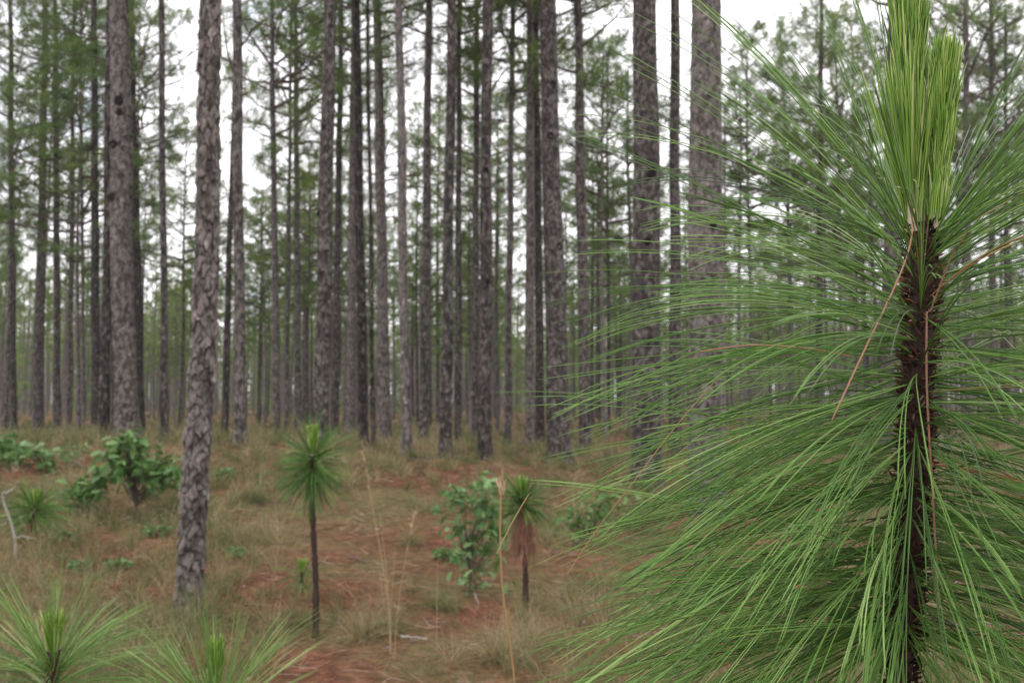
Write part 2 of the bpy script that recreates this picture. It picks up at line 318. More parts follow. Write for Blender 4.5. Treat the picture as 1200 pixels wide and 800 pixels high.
def pine(px400, px0, w400, base=None, d=None, label='', H=19, cz=11, knots=(), stubs=4, plates=False, xbase=None, crown=True, flare=.45, wide=1.0, group=None, tone=0.0):
    if d is None: d = hit(px400 if xbase is None else xbase, base)
    a = P(px400, 400, d); b = P(px0, 0, d)
    slope = (b[0] - a[0]) / (b[2] - a[2])
    xb = P(xbase, base, d)[0] if xbase is not None else a[0] + slope * (0 - a[2]) * .8
    zb = float(G(xb, d)) - .03
    r4 = w400 * d / (2 * F); sd_ = random.randint(1, 9999)
    ph = random.uniform(0, 6); yl = random.uniform(-.015, .015)
    def ax(z):                                   # axis offset from the base, z local
        zz = z + zb
        x = np.interp(zz, [zb, a[2], b[2], zb + H], [xb, a[0], b[0], b[0] + slope * (zb + H - b[2]) * .5]) - xb
        k = np.minimum(1, z / 2.0)
        return np.stack([x + .010 * np.sin(z * 1.3 + ph) * k, yl * z + .02 * np.sin(z * .9 + ph)], -1)
    def rf(z):
        zl = z; h4 = a[2] - zb
        r = r4 * (1 - (zl - h4) / H * .62)
        return np.maximum(.03, r * (1 + flare * np.exp(-np.maximum(zl, 0) / .20)))
    fine = min(H, b[2] - zb + .6); dz = max(.016, .55 * d / F * 1.2) if not plates else .014
    nav = int(np.clip(2 * math.pi * r4 / (d / F * 1.05), 14, 72)) if not plates else 76
    v, f, t, idx, e = trunk_grid(rf, ax, -.15, fine, H, dz, nav, .048 if plates else .06, (.019 if plates else .011), sd_)
    t = t + tone
    root = empty('pine_tree', (xb, d, zb)); tag(root, label, 'tree', group or GNEAR)
    if plates:
        fid = idx[f]; same = (fid == fid[:, :1]).all(1) & (e[f].min(1) > .12)
        cent = v[f].mean(1); cam_l = EYE - np.array([xb, d, zb]); front = (cent[:, 1] - ax(cent[:, 2])[:, 1]) < r4 * .25
        vis = same & front & (cent[:, 2] < b[2] - zb + .2) & (cent[:, 2] > 0)
        key = fid[:, 0] * 1 ; key = np.where(vis, key, -1); ids, cnts = np.unique(key[key >= 0], return_counts=True)
        ids = ids[np.argsort(-cnts)][:290]; pick = np.isin(key, ids)
        mb = MB(); mb.add(v, f[~pick], t); trunk = link('trunk', mb.mesh('trunk', M_bark), root)
        for q_ in ids:
            ff = f[key == q_]; un, inv = np.unique(ff, return_inverse=True); o_ = v[un].mean(0)
            m2 = MB(); m2.add(v[un], inv.reshape(ff.shape), t[un]); link('bark_plate', m2.mesh('bark_plate', M_bark, smooth=True), trunk)
    else:
        mb = MB(); mb.add(v, f, t); trunk = link('trunk', mb.mesh('trunk', M_bark), root)
    for (kx, ky, kr) in knots:
        pt = P(kx, ky, d); zl = pt[2] - zb; axp = ax(np.array([zl]))[0]; r = rf(np.array([zl]))[0]
        dx = np.clip(pt[0] - xb - axp[0], -.9 * r, .9 * r); dy = -math.sqrt(max(0, r * r - dx * dx))
        nrm = norm(np.array([dx, dy, 0.0])); knot(trunk, np.array([axp[0] + dx, axp[1] + dy, zl]) - nrm * .004, nrm, kr * d / F)
    for k in range(stubs):
        zl = random.uniform(.45, .98) * (b[2] - zb); axp = ax(np.array([zl]))[0]; r = rf(np.array([zl]))[0]
        stub(trunk, np.array([axp[0], axp[1], zl]), random.choice((0, math.pi)) + random.uniform(-.9, .9), random.uniform(.12, .9) + r, random.uniform(.008, .02), random.uniform(-.1, .5))
    if crown:
        tp = ax(np.array([cz]))[0]; add_crown(root, random.choice(CROWNS if d < 45 else CROWNS_FAR), cz, H - cz + .4, tp, wide)
    root['_d'] = d
    return root, zb, ax, rf, d, xb

T = {}
hand = [
 # px400, px0, w400, base, d, label, extra
 (14, 12, 9, 507, None, 'thin dark pine trunk at the far left edge behind green leafy plants', {}),
 (46, 52, 12, 507, None, 'grey pine trunk second from the left edge, standing in low green plants', {}),
 (67, 66, 8, 509, None, 'slim pine trunk third from the left edge, darker than its neighbours', {}),
 (82, 84, 6, 506, None, 'very thin pine trunk halfway between the left edge and the thick knotted trunk', {}),
 (98, 97, 4, 508, None, 'pencil thin pine trunk just left of the pair beside the thick knotted trunk', {}),
 (112, 110, 10, 511, None, 'left one of two mid grey trunks close against the thick knotted trunk', {}),
 (123, 127, 12, 513, None, 'mid grey trunk directly touching the left side of the thick knotted trunk', {}),
 (145, 142, 27, 514, None, 'thick pine trunk with black branch scars rising behind the round oak shrub', dict(knots=((145, 122, 5), (146, 136, 3.5), (139, 172, 4.5), (137, 233, 4.5)), stubs=3)),
 (162, 153, 11, 512, None, 'darker trunk half hidden behind the right side of the thick knotted trunk', dict(cz=9)),
 (192, 189, 8, 514, None, 'slim trunk midway between the thick knotted trunk and the nearest scaly trunk', {}),
 (266, 276, 7, 514, None, 'thin dark trunk immediately right of the nearest scaly trunk', {}),
 (281, 279, 14, 524, None, 'reddish grey trunk just right of the nearest scaly trunk with dead twigs high up', dict(stubs=9, cz=10)),
 (323, 317, 8, 513, None, 'slender trunk standing alone left of the black stemmed sapling', {}),
 (337, 342, 5, 509, None, 'spindly trunk directly left of the black stemmed sapling tuft', {}),
 (349, 346, 8, 507, None, 'slender trunk rising just behind the left needles of the black stemmed sapling', {}),
 (378, 386, 20, None, 17.5, 'tall straight broad trunk rising right behind the black stemmed sapling', dict(knots=((372, 250, 3.5), (380, 150, 3), (377, 320, 3)), stubs=3)),
 (394, 401, 9, 510, None, 'narrow trunk touching the right side of the broad trunk behind the sapling', {}),
 (411, 414, 10, 512, None, 'grey trunk left of the tight cluster in the centre', {}),
 (424, 418, 12, 521, None, 'dark trunk at the left of the tight central cluster of trunks', {}),
 (436, 431, 5, 529, None, 'whip thin trunk squeezed inside the tight central cluster', {}),
 (449, 441, 15, 519, None, 'widest trunk of the tight central cluster', {}),
 (474, 467, 11, 533, None, 'slim slightly bent smooth trunk on red pine straw, right of the central cluster', {}),
 (498, 503, 11, 523, None, 'grey trunk between the slim bent one and the straight dark one', {}),
 (524, 530, 14, 536, None, 'straight dark trunk standing on red straw, left of the blackish trunk pair', {}),
 (537, 538, 8, 521, None, 'thin trunk half hidden behind the straight dark trunk', {}),
 (557, 559, 8, 517, None, 'thin trunk touching the left side of the dark trunk nearest the dry grass clearing', {}),
 (569, 571, 16, 538, None, 'dark rough trunk in front of the clearing, left of the big sapling needle tips', dict(stubs=6, knots=((570, 200, 3), (572, 330, 3)))),
 (596, 601, 8, 521, None, 'thin trunk just behind the outermost needle tips', {}),
 (621, 621, 12, 524, None, 'mottled trunk pair member seen through the outer needle tips', {}),
 (632, 628, 10, 522, None, 'narrow trunk against the left side of the rough trunk that leans left', {}),
 (652, 641, 27, 541, None, 'rough mid thick trunk leaning slightly left behind the needle tips', dict(knots=((648, 100, 4), (645, 160, 4), (655, 290, 4)), stubs=4)),
 (684, 677, 14, 531, None, 'slim leaning trunk between the rough leaning trunk and the thick reddish trunk', {}),
 (758, 757, 33, None, 14.8, 'thick reddish scaly trunk left of the broadest trunk, behind the upper needles', dict(knots=((762, 205, 5), (757, 285, 4)), stubs=2)),
 (791, 790, 15, None, 22, 'slimmer trunk squeezed between the two thickest right hand trunks', {}),
 (828, 826, 41, None, 12.8, 'broadest trunk of all, pale grey, crossed by the upper needles of the big sapling', dict(knots=((832, 267, 4),), stubs=2)),
 (960, 962, 8, None, 36, 'thin trunk in the airy foliage left of the bright green candle', dict(cz=8)),
 (1041, 1046, 19, None, 24, 'grey trunk right behind the bright green candle of the big sapling', {}),
 (1134, 1130, 9, None, 34, 'left one of three thin trunks against the sky right of the candle', dict(cz=8)),
 (1164, 1163, 8, None, 36, 'middle one of three thin trunks against the sky right of the candle', dict(cz=9)),
 (1179, 1176, 6, None, 40, 'thinnest of three trunks against the sky right of the candle', dict(cz=9)),
]
for (p4, p0, ww, bs, dd, lab, ex) in hand:
    ex['tone'] = {123: -.2, 162: -.24, 112: -.12, 266: -.2, 394: -.1, 424: -.18, 436: -.1, 537: -.14, 557: -.1, 632: -.16, 569: -.10, 474: .06, 145: .05, 378: .05, 828: .05, 17: -.1, 67: -.1, 791: -.12, 524: -.04, 498: -.03, 323: .04, 1041: .04}.get(p4, 0)
    if p4 in (46, 67, 82, 98, 112, 123): ex['cz'] = 12.5
    if p4 not in (145, 828, 758) and ww >= 12: ww *= .92
    T[p4] = pine(p4, p0, ww, bs, dd, lab, H=random.uniform(17, 21), cz=ex.pop('cz', random.uniform(7.8, 9.8) if (ww < 19 and (bs or 999) < 540) else random.uniform(9.5, 12)), **ex)
T['near'] = pine(239, 251, 27.5, 720, None, 'nearest pine, grey scaly plated bark, its leaning foot in the grass', H=15, cz=10, plates=True, xbase=222, stubs=0, flare=.22, tone=.07)

# ---- live branches that reach into the upper left of the view
def live_branch(key, pts, dep, nt, rad=.028, tl=.27):
    root, zb, ax, rf, d, xb = T[key]; base = np.array([xb, d, zb])
    W = np.array([P(a_, b_, dep + k * .25) for k, (a_, b_) in enumerate(pts)]) - base
    mb = MB(); t = np.linspace(0, 1, len(W)); tt = np.linspace(0, 1, 10)
    W = np.stack([np.interp(tt, t, W[:, c]) for c in range(3)], -1) + rng.normal(0, .015, (10, 3))
    mb.add(*tube(W, rad * (1 - .75 * tt), 5), .3, 0)
    s = rng.uniform(.3, 1, nt); s[0] = 1; B_ = np.stack([np.interp(s, tt, W[:, c]) for c in range(3)], -1)
    C_ = B_ + rng.normal(0, .22, (nt, 3)) * [1, 1, .7] + [0, 0, .08]
    for b_, c_ in zip(B_, C_): mb.add(*tube(np.array([b_, c_]), [rad * .3, rad * .15], 3), .3, 0)
    tuft(mb, C_, C_ - B_ + [0, 0, .1], rng.uniform(.85, 1.15, nt) * tl, 30, .012, rng.uniform(.2, .6, nt))
    link('branch', mb.mesh('branch', [M_twig, M_foliage]), root)
live_branch(162, [(150, 52), (120, 45), (80, 35), (52, 32), (25, 30)], 20, 16)
live_branch(162, [(150, 84), (122, 70), (100, 62), (72, 68)], 20, 10)
live_branch(162, [(157, 95), (170, 60), (178, 20)], 20, 10)
live_branch(162, [(158, 130), (172, 95), (195, 70), (215, 60)], 20.5, 9)
live_branch(281, [(276, 95), (267, 62), (262, 20), (258, -10)], 22, 8, .03)
live_branch(281, [(278, 60), (300, 30), (330, 12)], 22, 10)
live_branch(569, [(573, 110), (590, 85), (612, 70)], 21, 5)
live_branch(569, [(566, 60), (548, 25), (535, 5)], 21, 10)
live_branch(14, [(14, 200), (30, 170), (45, 130)], 31, 10)
live_branch(14, [(10, 160), (-10, 140), (-30, 120)], 31, 10)
live_branch(684, [(682, 100), (700, 70), (735, 45)], 24, 9)

# ---- shorter, low-crowned pines whose foliage fills the middle of the view
low = [(94, 34, 13.2, 5.6, 1.15, 'bushy low crowned pine filling the gap left of the thick knotted trunk'),
       (212, 46, 14, 6, .95, 'yellowish green pine seen between the knotted and the nearest trunk'),
       (306, 50, 11.5, 5, .9, 'short green pine below the patch of sky right of the nearest trunk'),
       (362, 44, 12, 5, .8, 'short pine with dark tufts left of the broad trunk behind the sapling'),
       (505, 52, 10.5, 3.6, .9, 'low green pine filling the gap right of the central cluster'),
       (548, 60, 11.5, 4, .9, 'low pine in the gap beside the dark rough trunk'),
       (712, 38, 15, 5.5, 1.1, 'full crowned pine seen between the leaning and the thick reddish trunk'),
       (880, 34, 14, 6.5, 1.0, 'airy crowned pine just right of the broadest trunk'),
       (925, 46, 19, 7, 1.0, 'airy tall pine against white sky left of the candle'),
       (985, 40, 17, 6, 1.1, 'fine tufted pine crown close to the left of the candle'),
       (1100, 44, 19, 6, 1.1, 'pine crown showing behind the right edge of the candle'),
       (1190, 42, 16, 6, 1.0, 'pine crown at the far right edge above the needles')]
VM = []
for k in range(6):
    zz = np.linspace(-.2, 1, 30); sd_ = random.randint(0, 9999)
    ph = random.uniform(0, 6)
    def axf(z, ph=ph): return np.stack([.09 * np.sin(z * .33 + ph) - .09 * math.sin(ph), .09 * np.sin(z * .27 + 2 * ph) - .09 * math.sin(2 * ph)], -1)
    def rff(z): return np.maximum(.02, .15 * (1 - np.maximum(z, 0) / 20 * .75)) * (1 + .2 * np.exp(-np.maximum(z, 0) / .2))
    v, f, t, idx, e = trunk_grid(rff, axf, -.15, 12, 19.5, .045, 14, .08, .012, sd_)
    mb = MB(); mb.add(v, f, t)
    for s_ in range(9):
        z = random.uniform(4, 12); a_ = random.uniform(0, 6.28); p0 = np.array([*axf(np.array([z]))[0], z])
        dd_ = np.array([math.cos(a_), math.sin(a_), random.uniform(0, .4)]); ln = random.uniform(.3, 1.1)
        mb.add(*tube(np.array([p0, p0 + dd_ * ln * .5, p0 + dd_ * ln + [0, 0, random.uniform(-.1, .1)]]), [.016, .011, .005], 4), .2)
    VM.append((mb.mesh('trunk', M_barkfar), axf))
def far_pine(x, y, H, cz, rs, label, group, wide, meshes):
    z = float(G(x, y)) - .05; root = empty('pine_tree', (x, y, z)); tag(root, label, 'tree', group)
    me, axf = random.choice(VM); sc_ = H / 19.5
    t_ = link('trunk', me, root); t_.scale = (rs, rs, sc_); rz = random.uniform(0, 6.28); t_.rotation_euler = (random.uniform(-.012, .012), random.uniform(-.014, .014), rz)
    tp = axf(np.array([cz / sc_]))[0] * rs; c_, s_ = math.cos(rz), math.sin(rz)
    add_crown(root, random.choice(meshes), cz, H - cz + .5, (tp[0] * c_ - tp[1] * s_, tp[0] * s_ + tp[1] * c_), wide)
    return root
for (px, d, H, cz, wd_, lab) in low:
    far_pine(P(px, 400, d)[0], d, H, cz, .55, lab, 'low crowned pines between the tall trunks', wd_ * 1.15, BUSHY)

# ---- the stand behind
pos = [(r[5], r[4]) for r in T.values()]
cnt = 0; tries = 0; todo = []
labels = ['far grey pine trunk in the crowded stand behind the clearing', 'far slim pine deep in the stand, blurred by distance', 'far pine at the very back of the visible stand']
while cnt < 215 and tries < 20000:
    tries += 1
    d = math.sqrt(random.uniform(30 ** 2, 92 ** 2)); hw = .60 * d + 2
    x = random.uniform(-hw, hw); px = x / d * F + 600
    if d < 42 and 20 < px < 700 and random.random() < .8: continue
    if d < 33 and px > 850: continue
    if min((x - a_) ** 2 + (d - b_) ** 2 for a_, b_ in pos) < (1.8) ** 2: continue
    pos.append((x, d)); cnt += 1
    young = random.random() < .20
    H = random.uniform(6, 10) if young else (random.uniform(12, 17) if random.random() < .85 else random.uniform(18, 21))
    cz = H * (random.uniform(.35, .5) if young else random.uniform(.42, .6))
    bnd = 0 if d < 45 else (1 if d < 65 else 2)
    lab = 'short understory pine with low foliage far back in the stand' if young else labels[bnd]
    grp = 'short far pines' if young else ['far pines behind the clearing', 'slim far pines deep in the stand', 'pines at the back of the stand'][bnd]
    todo.append((x, d, H, cz, (.45 if young else random.uniform(.45, .8)), lab, grp, (.75 if young else random.uniform(.75, 1.05)), CROWNS if d < 46 else CROWNS_FAR))
names = {14: 'left edge thin trunk', 46: 'second edge trunk', 67: 'third edge trunk', 98: 'pencil thin trunk', 145: 'thick knotted trunk', 192: 'slim midway trunk', 'near': 'nearest scaly trunk', 281: 'reddish twiggy trunk',
         323: 'lone slender trunk', 349: 'trunk behind sapling needles', 378: 'broad straight trunk', 411: 'grey cluster trunk', 449: 'widest cluster trunk', 474: 'slim bent trunk', 498: 'grey trunk', 524: 'straight dark trunk',
         569: 'dark rough trunk', 596: 'needle tip trunk', 621: 'mottled trunk', 652: 'rough leaning trunk', 684: 'slim leaning trunk', 758: 'thick reddish trunk', 828: 'broadest trunk', 960: 'airy foliage trunk', 1041: 'trunk behind candle', 1134: 'three thin sky trunks'}
xs_ = sorted((T[k][4] and (T[k][5] / T[k][4] * F + 600), v) for k, v in names.items())
gaps = {}
for q_, it in enumerate(todo):
    if it[1] < 58:
        px = it[0] / it[1] * F + 600
        if -20 < px < 1220: gaps.setdefault(sum(px > a_ for a_, _ in xs_), []).append((px, q_))
for g_, l_ in gaps.items():
    for k_, (px, q_) in enumerate(sorted(l_)):
        o_ = ['', 'second ', 'third ', 'fourth ', 'fifth ', 'sixth ', 'seventh ', 'eighth ', 'ninth ', 'tenth '][min(k_, 9)]
        wh = 'left of the ' + xs_[0][1] if g_ == 0 else ('right of the ' + xs_[-1][1] if g_ == len(xs_) else 'between ' + xs_[g_ - 1][1] + ' and ' + xs_[g_][1])
        it = todo[q_]; kd = 'short bushy pine' if it[2] < 13 else 'far pine'
        todo[q_] = it[:5] + (((o_ or 'first ') + kd + ' from left, ' + wh),) + it[6:]
for it in todo: far_pine(*it)
mb = MB(); a6 = np.arange(5) * 2 * math.pi / 5
for k in range(3300):
    d = math.sqrt(random.uniform(90 ** 2, 290 ** 2)); x = random.uniform(-.66 * d, .66 * d); z = float(G(x, d)); H = random.uniform(12, 17.5); r = random.uniform(.09, .15)
    tz = np.array([-.2, 8, H]); pts = np.stack([x + random.uniform(-.3, .3) * tz / H, d + 0 * tz, z + tz], -1)
    mb.add(*tube(pts, [r, r * .75, .03], 5), random.uniform(.3, .6), 0)
    nt_ = 32; low_ = random.uniform(.35, .6) if random.random() < .8 else .03
    if low_ < .1: H *= .45
    s = rng.uniform(low_, 1, nt_); rad = 2.4 * (1 - (s - low_) / (1 - low_) * .8) * rng.uniform(0, 1, nt_) ** .5; az = rng.uniform(0, 6.28, nt_)
    C_ = np.stack([x + rad * np.cos(az), d + rad * np.sin(az), z + H * s], -1)
    tuft(mb, C_, C_ - [x, d, z + H * .6], rng.uniform(.5, .9, nt_), 6, .14, np.clip(rng.normal(random.uniform(.3, .75), .15, nt_), 0, 1))
tag(link('distant_forest', mb.mesh('distant_forest', [M_barkfar, M_foliage])), 'far-off wall of pine trunks and green crowns closing the view', 'forest', None, 'stuff')

# ------------------------------------------------------------------ longleaf pine saplings
def fascicles(S, D, Ln, droop, rad, segs, spread=.03):
    n = len(S); out = []
    for k in range(3):
        out.append(arcs(S, norm(D) + rng.normal(0, spread, (n, 3)), Ln * rng.uniform(.94, 1.04, n), droop, segs, .012))
    return out
def candle(parent, base, axis, ln, r0, nn, nl, nr, flare=.16, name='candle', tintb=.5, spread0=.03, head=False):
    axis = norm(np.array(axis, float)); t = np.linspace(0, 1, 8)
    mb = MB(); mb.add(*tube(base + axis * (t * ln)[:, None], r0 * (1 - .35 * t), 10), .5)
    c = link(name, mb.mesh(name, M_candle), parent)
    s = rng.uniform(.0, 1, nn) ** .8; az = rng.uniform(0, 6.28, nn); A = norm(np.cross(axis, [0, 1.0, 0])); B = np.cross(axis, A)
    out = np.cos(az)[:, None] * A + np.sin(az)[:, None] * B
    S = base + axis * (s * ln)[:, None] + out * (r0 * (1 + .55 * s))[:, None] * rng.uniform(.3, 1.1, (nn, 1))
    D = axis + out * (spread0 + flare * rng.uniform(.1, 1, nn) * (.5 + .5 * s))[:, None] + rng.normal(0, .04, (nn, 3))
    Lh = nl * rng.uniform(.6, 1.1, nn)
    if head: Lh = np.minimum(Lh, ((1.06 - s) * ln + nl * .5) * rng.uniform(.72, 1.12, nn))
    p = arcs(S, D, Lh, np.full((nn, 1), -.02)[:, 0:1].mean() * 1.0, 5, .012)
    m2 = MB(); v, f = needle_tubes(p, nr, .35); tv = np.repeat(np.clip(rng.normal(tintb, .30, nn), 0, 1), 6 * 3).reshape(nn, 6, 3); tv[:, -1] += .25
    m2.add(v, f, np.clip(tv, 0, 1).ravel()); fo = link('young_needles', m2.mesh('young_needles', M_new), c); fo['kind'] = 'stuff'
    return c

def sapling(name, label, x, y, ztop, stem_r, needle_lo, needle_hi, n, Ln, nrad, el0, el1, droop, lean=(0, 0), cand=None, n_parts=0, segs=8, stem_mat=None, bract=0, dead=0, zb=None, tintc=.5, cat='sapling', focus=None, group=None, elj=.22, elp=1.3, tp=1.0, spr=.035, lob=.45):
    zb = float(G(x, y)) - .02 if zb is None else zb
    root = empty(name, (x, y, zb)); tag(root, label, cat, group); H = ztop - zb
    def ax(z): s = np.clip(z / H, 0, 1.3); return np.stack([lean[0] * (s - 0) + .006 * np.sin(z * 5) + stem_r * .35 * np.sin(z * 3.1 + 1), lean[1] * s, z], -1)
    zs = np.linspace(-.05, H, 60); A = ax(zs)
    lump = 1 + .10 * np.sin(zs * 47) + .11 * rng.normal(0, 1, 60)
    mb = MB(); mb.add(*tube(A, stem_r * (1.15 - .35 * zs / H) * lump, 14), .5)
    stem = link('stem', mb.mesh('stem', stem_mat or M_stem), root)
    t = rng.uniform(0, 1, n) ** tp; z = needle_lo + (needle_hi - needle_lo) * t; az = rng.uniform(0, 2 * math.pi, n)
    p1, p2 = rng.uniform(0, 6.28, 2); kp = rng.uniform(0, 1, n) < 1 - lob * (.5 + .5 * np.sin(az * 2 + p1) * np.sin(az * 3 + p2)) ; t, z, az = t[kp], z[kp], az[kp]; n = len(t)
    if focus is not None:
        keep = rng.uniform(0, 1, n) < focus(az); t, z, az = t[keep], z[keep], az[keep]; n = len(t)
    el = el0 + (el1 - el0) * t ** elp + rng.normal(0, elj, n)
    out = np.stack([np.cos(az), np.sin(az), 0 * az], -1); D = out * np.cos(el)[:, None] + np.array([0, 0, 1.0]) * np.sin(el)[:, None]
    S = ax(z) + out * stem_r * .75; Lx = Ln * rng.uniform(.66, 1.10, n)
    drp = (droop * rng.uniform(.45, 1.5, n))[:, None][:, 0]
    fs = []
    tint = np.clip(rng.normal(tintc, .22, n), 0, .9); sick = rng.uniform(0, 1, n); tint = np.where(sick < .012, rng.uniform(.93, 1, n), tint)
    sd3 = rng.normal(0, .010, (n, 3))
    for k in range(3):
        p = np.zeros((n, segs + 1, 3)); p[:, 0] = S; d = norm(D + rng.normal(0, spr, (n, 3))); st = (Lx * rng.uniform(.93, 1.03, n) / segs)[:, None]
        side = sd3
        for j in range(segs):
            gg = np.zeros((n, 3)); gg[:, 2] = -drp * (.4 + 1.2 * j / segs) / segs * 8 * .12
            d = norm(d + gg * (np.sqrt(np.maximum(0, 1 - d[:, 2:3] ** 2)) * .85 + .15) + side); p[:, j + 1] = p[:, j] + d * st
        fs.append(p)
    fs = np.stack(fs, 1)                                    # n, 3, S, 3
    show = np.zeros(n, bool)
    if n_parts:
        tipw = fs[:, 0, -1]; score = -tipw[:, 1] * 1.0 - tipw[:, 0] * .8 + rng.normal(0, .08, n)
        show[np.argsort(-score)[:n_parts]] = True
    q = fs[~show].reshape(-1, segs + 1, 3); m1 = MB(); v, f = needle_tubes(q, nrad); m1.add(v, f, np.repeat(tint[~show], 3 * (segs + 1) * 3))
    o = link('needle_brush', m1.mesh('needle_brush', M_needle), root); o['kind'] = 'stuff'
    for k in np.nonzero(show)[0]:
        m1 = MB(); v, f = needle_tubes(fs[k], nrad); m1.add(v, f, tint[k]); link('needle_bundle', m1.mesh('needle_bundle', M_needle), root)
    if bract:
        zz = rng.uniform(max(0, needle_lo - .35), H, bract); a2 = rng.uniform(0, 6.28, bract); o2 = np.stack([np.cos(a2), np.sin(a2), 0 * a2], -1)
        pb = arcs(ax(zz) + o2 * stem_r * .8, o2 + np.array([0, 0, 1.0]) * rng.uniform(-.2, 1.0, (bract, 1)), rng.uniform(.006, .019, bract), -.25, 3, .2)
        m1 = MB(); v, f = needle_tubes(pb, rng.uniform(.0006, .0016, bract), .1); m1.add(v, f, np.repeat(np.clip(.15 + .45 * (zz / H) ** 3 + rng.normal(0, .2, bract), 0, 1), 12))
        o = link('bract_scales', m1.mesh('bract_scales', M_bract), root); o['kind'] = 'stuff'
    if dead:
        zz = rng.uniform(needle_lo - .22, needle_lo + .05, dead); a2 = rng.uniform(0, 6.28, dead); o2 = np.stack([np.cos(a2), np.sin(a2), 0 * a2], -1)
        pb = arcs(ax(zz) + o2 * stem_r * .8, o2 * rng.uniform(.15, .7, (dead, 1)) + np.array([0, 0, -.7]), Ln * rng.uniform(.45, 1.15, dead), .4, 6, .04)
        m1 = MB(); v, f = needle_tubes(pb, nrad); m1.add(v, f, np.repeat(rng.uniform(0, 1, dead), 21)); o = link('dead_needle_skirt', m1.mesh('dead_needle_skirt', M_deadneedle), root); o['kind'] = 'stuff'
    if cand:
        for (dx, dy, ln, r0, nn, nl, nr, fl, hd, axx) in cand: candle(root, ax(np.array([H]))[0] + [dx, dy, -.01], axx, ln, r0, nn, nl, nr, fl, head=hd)
    return root, ax, H, zb

# the big one beside the camera
xs, ys = P(1066, 500, 1.1)[0], 1.1
ztop = P(1078, 262, 1.1)[2]; xt = P(1079, 262, 1.1)[0]; zlo = P(1055, 800, 1.1)[2]; xl = P(1054, 800, 1.1)[0]
zb0 = float(G(xl, ys)) - .02; H0 = ztop - zb0; sl_ = (xt - xl) / (ztop - zlo)
big, bax, bH, bzb = sapling('pine_sapling', 'large longleaf pine sapling filling the right side with long drooping needles', xl - sl_ * (zlo - zb0), ys, ztop, .0165, P(0, 745, 1.1)[2] - zb0, H0 - .005, 1000, .425, .00060,
    math.radians(-9), math.radians(46), .50, lean=(sl_ * H0, 0), cand=[
        (.009, -.010, .182, .008, 1900, .052, .0008, .12, True, (.085, 0, 1)),
        (-.006, .012, .42, .008, 1300, .08, .0008, .11, False, (-.02, .02, 1)),
        (.004, .018, .40, .008, 1000, .08, .0008, .11, False, (.01, .03, 1)),
        (-.012, -.004, .06, .008, 160, .16, .0008, .30, False, (-.06, -.02, 1))],
    n_parts=280, segs=10, bract=3600, tintc=.50, elj=.17, elp=4.5, tp=1.35, focus=lambda a: 1 - .5 * np.exp(-(np.abs(a - 4.71) / .8) ** 2), spr=.016, lob=.1)
def pix_needle(pts, d0, d1, r, m, tint, parent, name):
    W = np.array([P(a_, b_, d0 + (d1 - d0) * k / (len(pts) - 1)) for k, (a_, b_) in enumerate(pts)]) - np.array(parent.location)
    t = np.linspace(0, 1, len(W)); tt = np.linspace(0, 1, 14); W = np.stack([np.interp(tt, t, W[:, c]) for c in range(3)], -1)
    for _ in range(2): W[1:-1] = (W[:-2] + W[1:-1] * 2 + W[2:]) / 4
    mb = MB(); mb.add(*tube(W, r * np.where(tt > .97, .5, 1), 5), tint); return link(name, mb.mesh(name, m), parent)
pix_needle([(1071, 245), (1068, 290), (1045, 345), (1020, 395), (975, 492)], 1.06, .93, .0010, M_deadneedle, .9, big, 'dead_needle')
pix_needle([(1086, 365), (1085, 450), (1092, 560), (1097, 650), (1100, 722)], 1.07, .98, .0012, M_deadneedle, .45, big, 'dead_needle')
pix_needle([(820, 412), (880, 403), (950, 408), (1000, 418)], .95, 1.02, .0008, M_deadneedle, .8, big, 'dead_needle')
pix_needle([(665, 672), (700, 618), (737, 572), (790, 500), (848, 435)], .98, 1.0, .0005, M_dry, .0, big, 'dead_needle')
pix_needle([(582, 648), (600, 612), (620, 578)], .98, 1.0, .0006, M_dry, .1, big, 'dead_needle')
pix_needle([(1090, 365), (1115, 300), (1135, 270)], 1.05, 1.0, .0008, M_deadneedle, .6, big, 'dead_needle')

# lower left: two chest-high ones in front of the clearing
x1, y1 = P(68, 748, 2.35)[0], 2.35
sapling('pine_sapling', 'out of focus sapling in the lower left corner, a star of pale green needles', x1, y1, P(0, 762, 2.35)[2], .018, P(0, 800, 2.35)[2] - float(G(x1, y1)) - .02, P(0, 762, 2.35)[2] - float(G(x1, y1)), 190, .27, .0007,
        math.radians(-5), math.radians(65), .5, cand=[(0, 0, .05, .010, 260, .06, .0010, .38, False, (0, 0, 1))], segs=7, bract=300, tintc=.62, elj=.3)
x1, y1 = P(258, 815, 2.2)[0], 2.2
sapling('pine_sapling', 'sapling at the bottom edge with a blunt bright green candle, below the nearest trunk', x1, y1, P(0, 812, 2.2)[2], .018, P(0, 860, 2.2)[2] - float(G(x1, y1)), P(0, 812, 2.2)[2] - float(G(x1, y1)), 130, .28, .0007,
        math.radians(8), math.radians(65), .45, cand=[(0, 0, .10, .009, 420, .055, .0010, .16, True, (0.02, 0, 1))], segs=7, bract=200, tintc=.65, elj=.3)
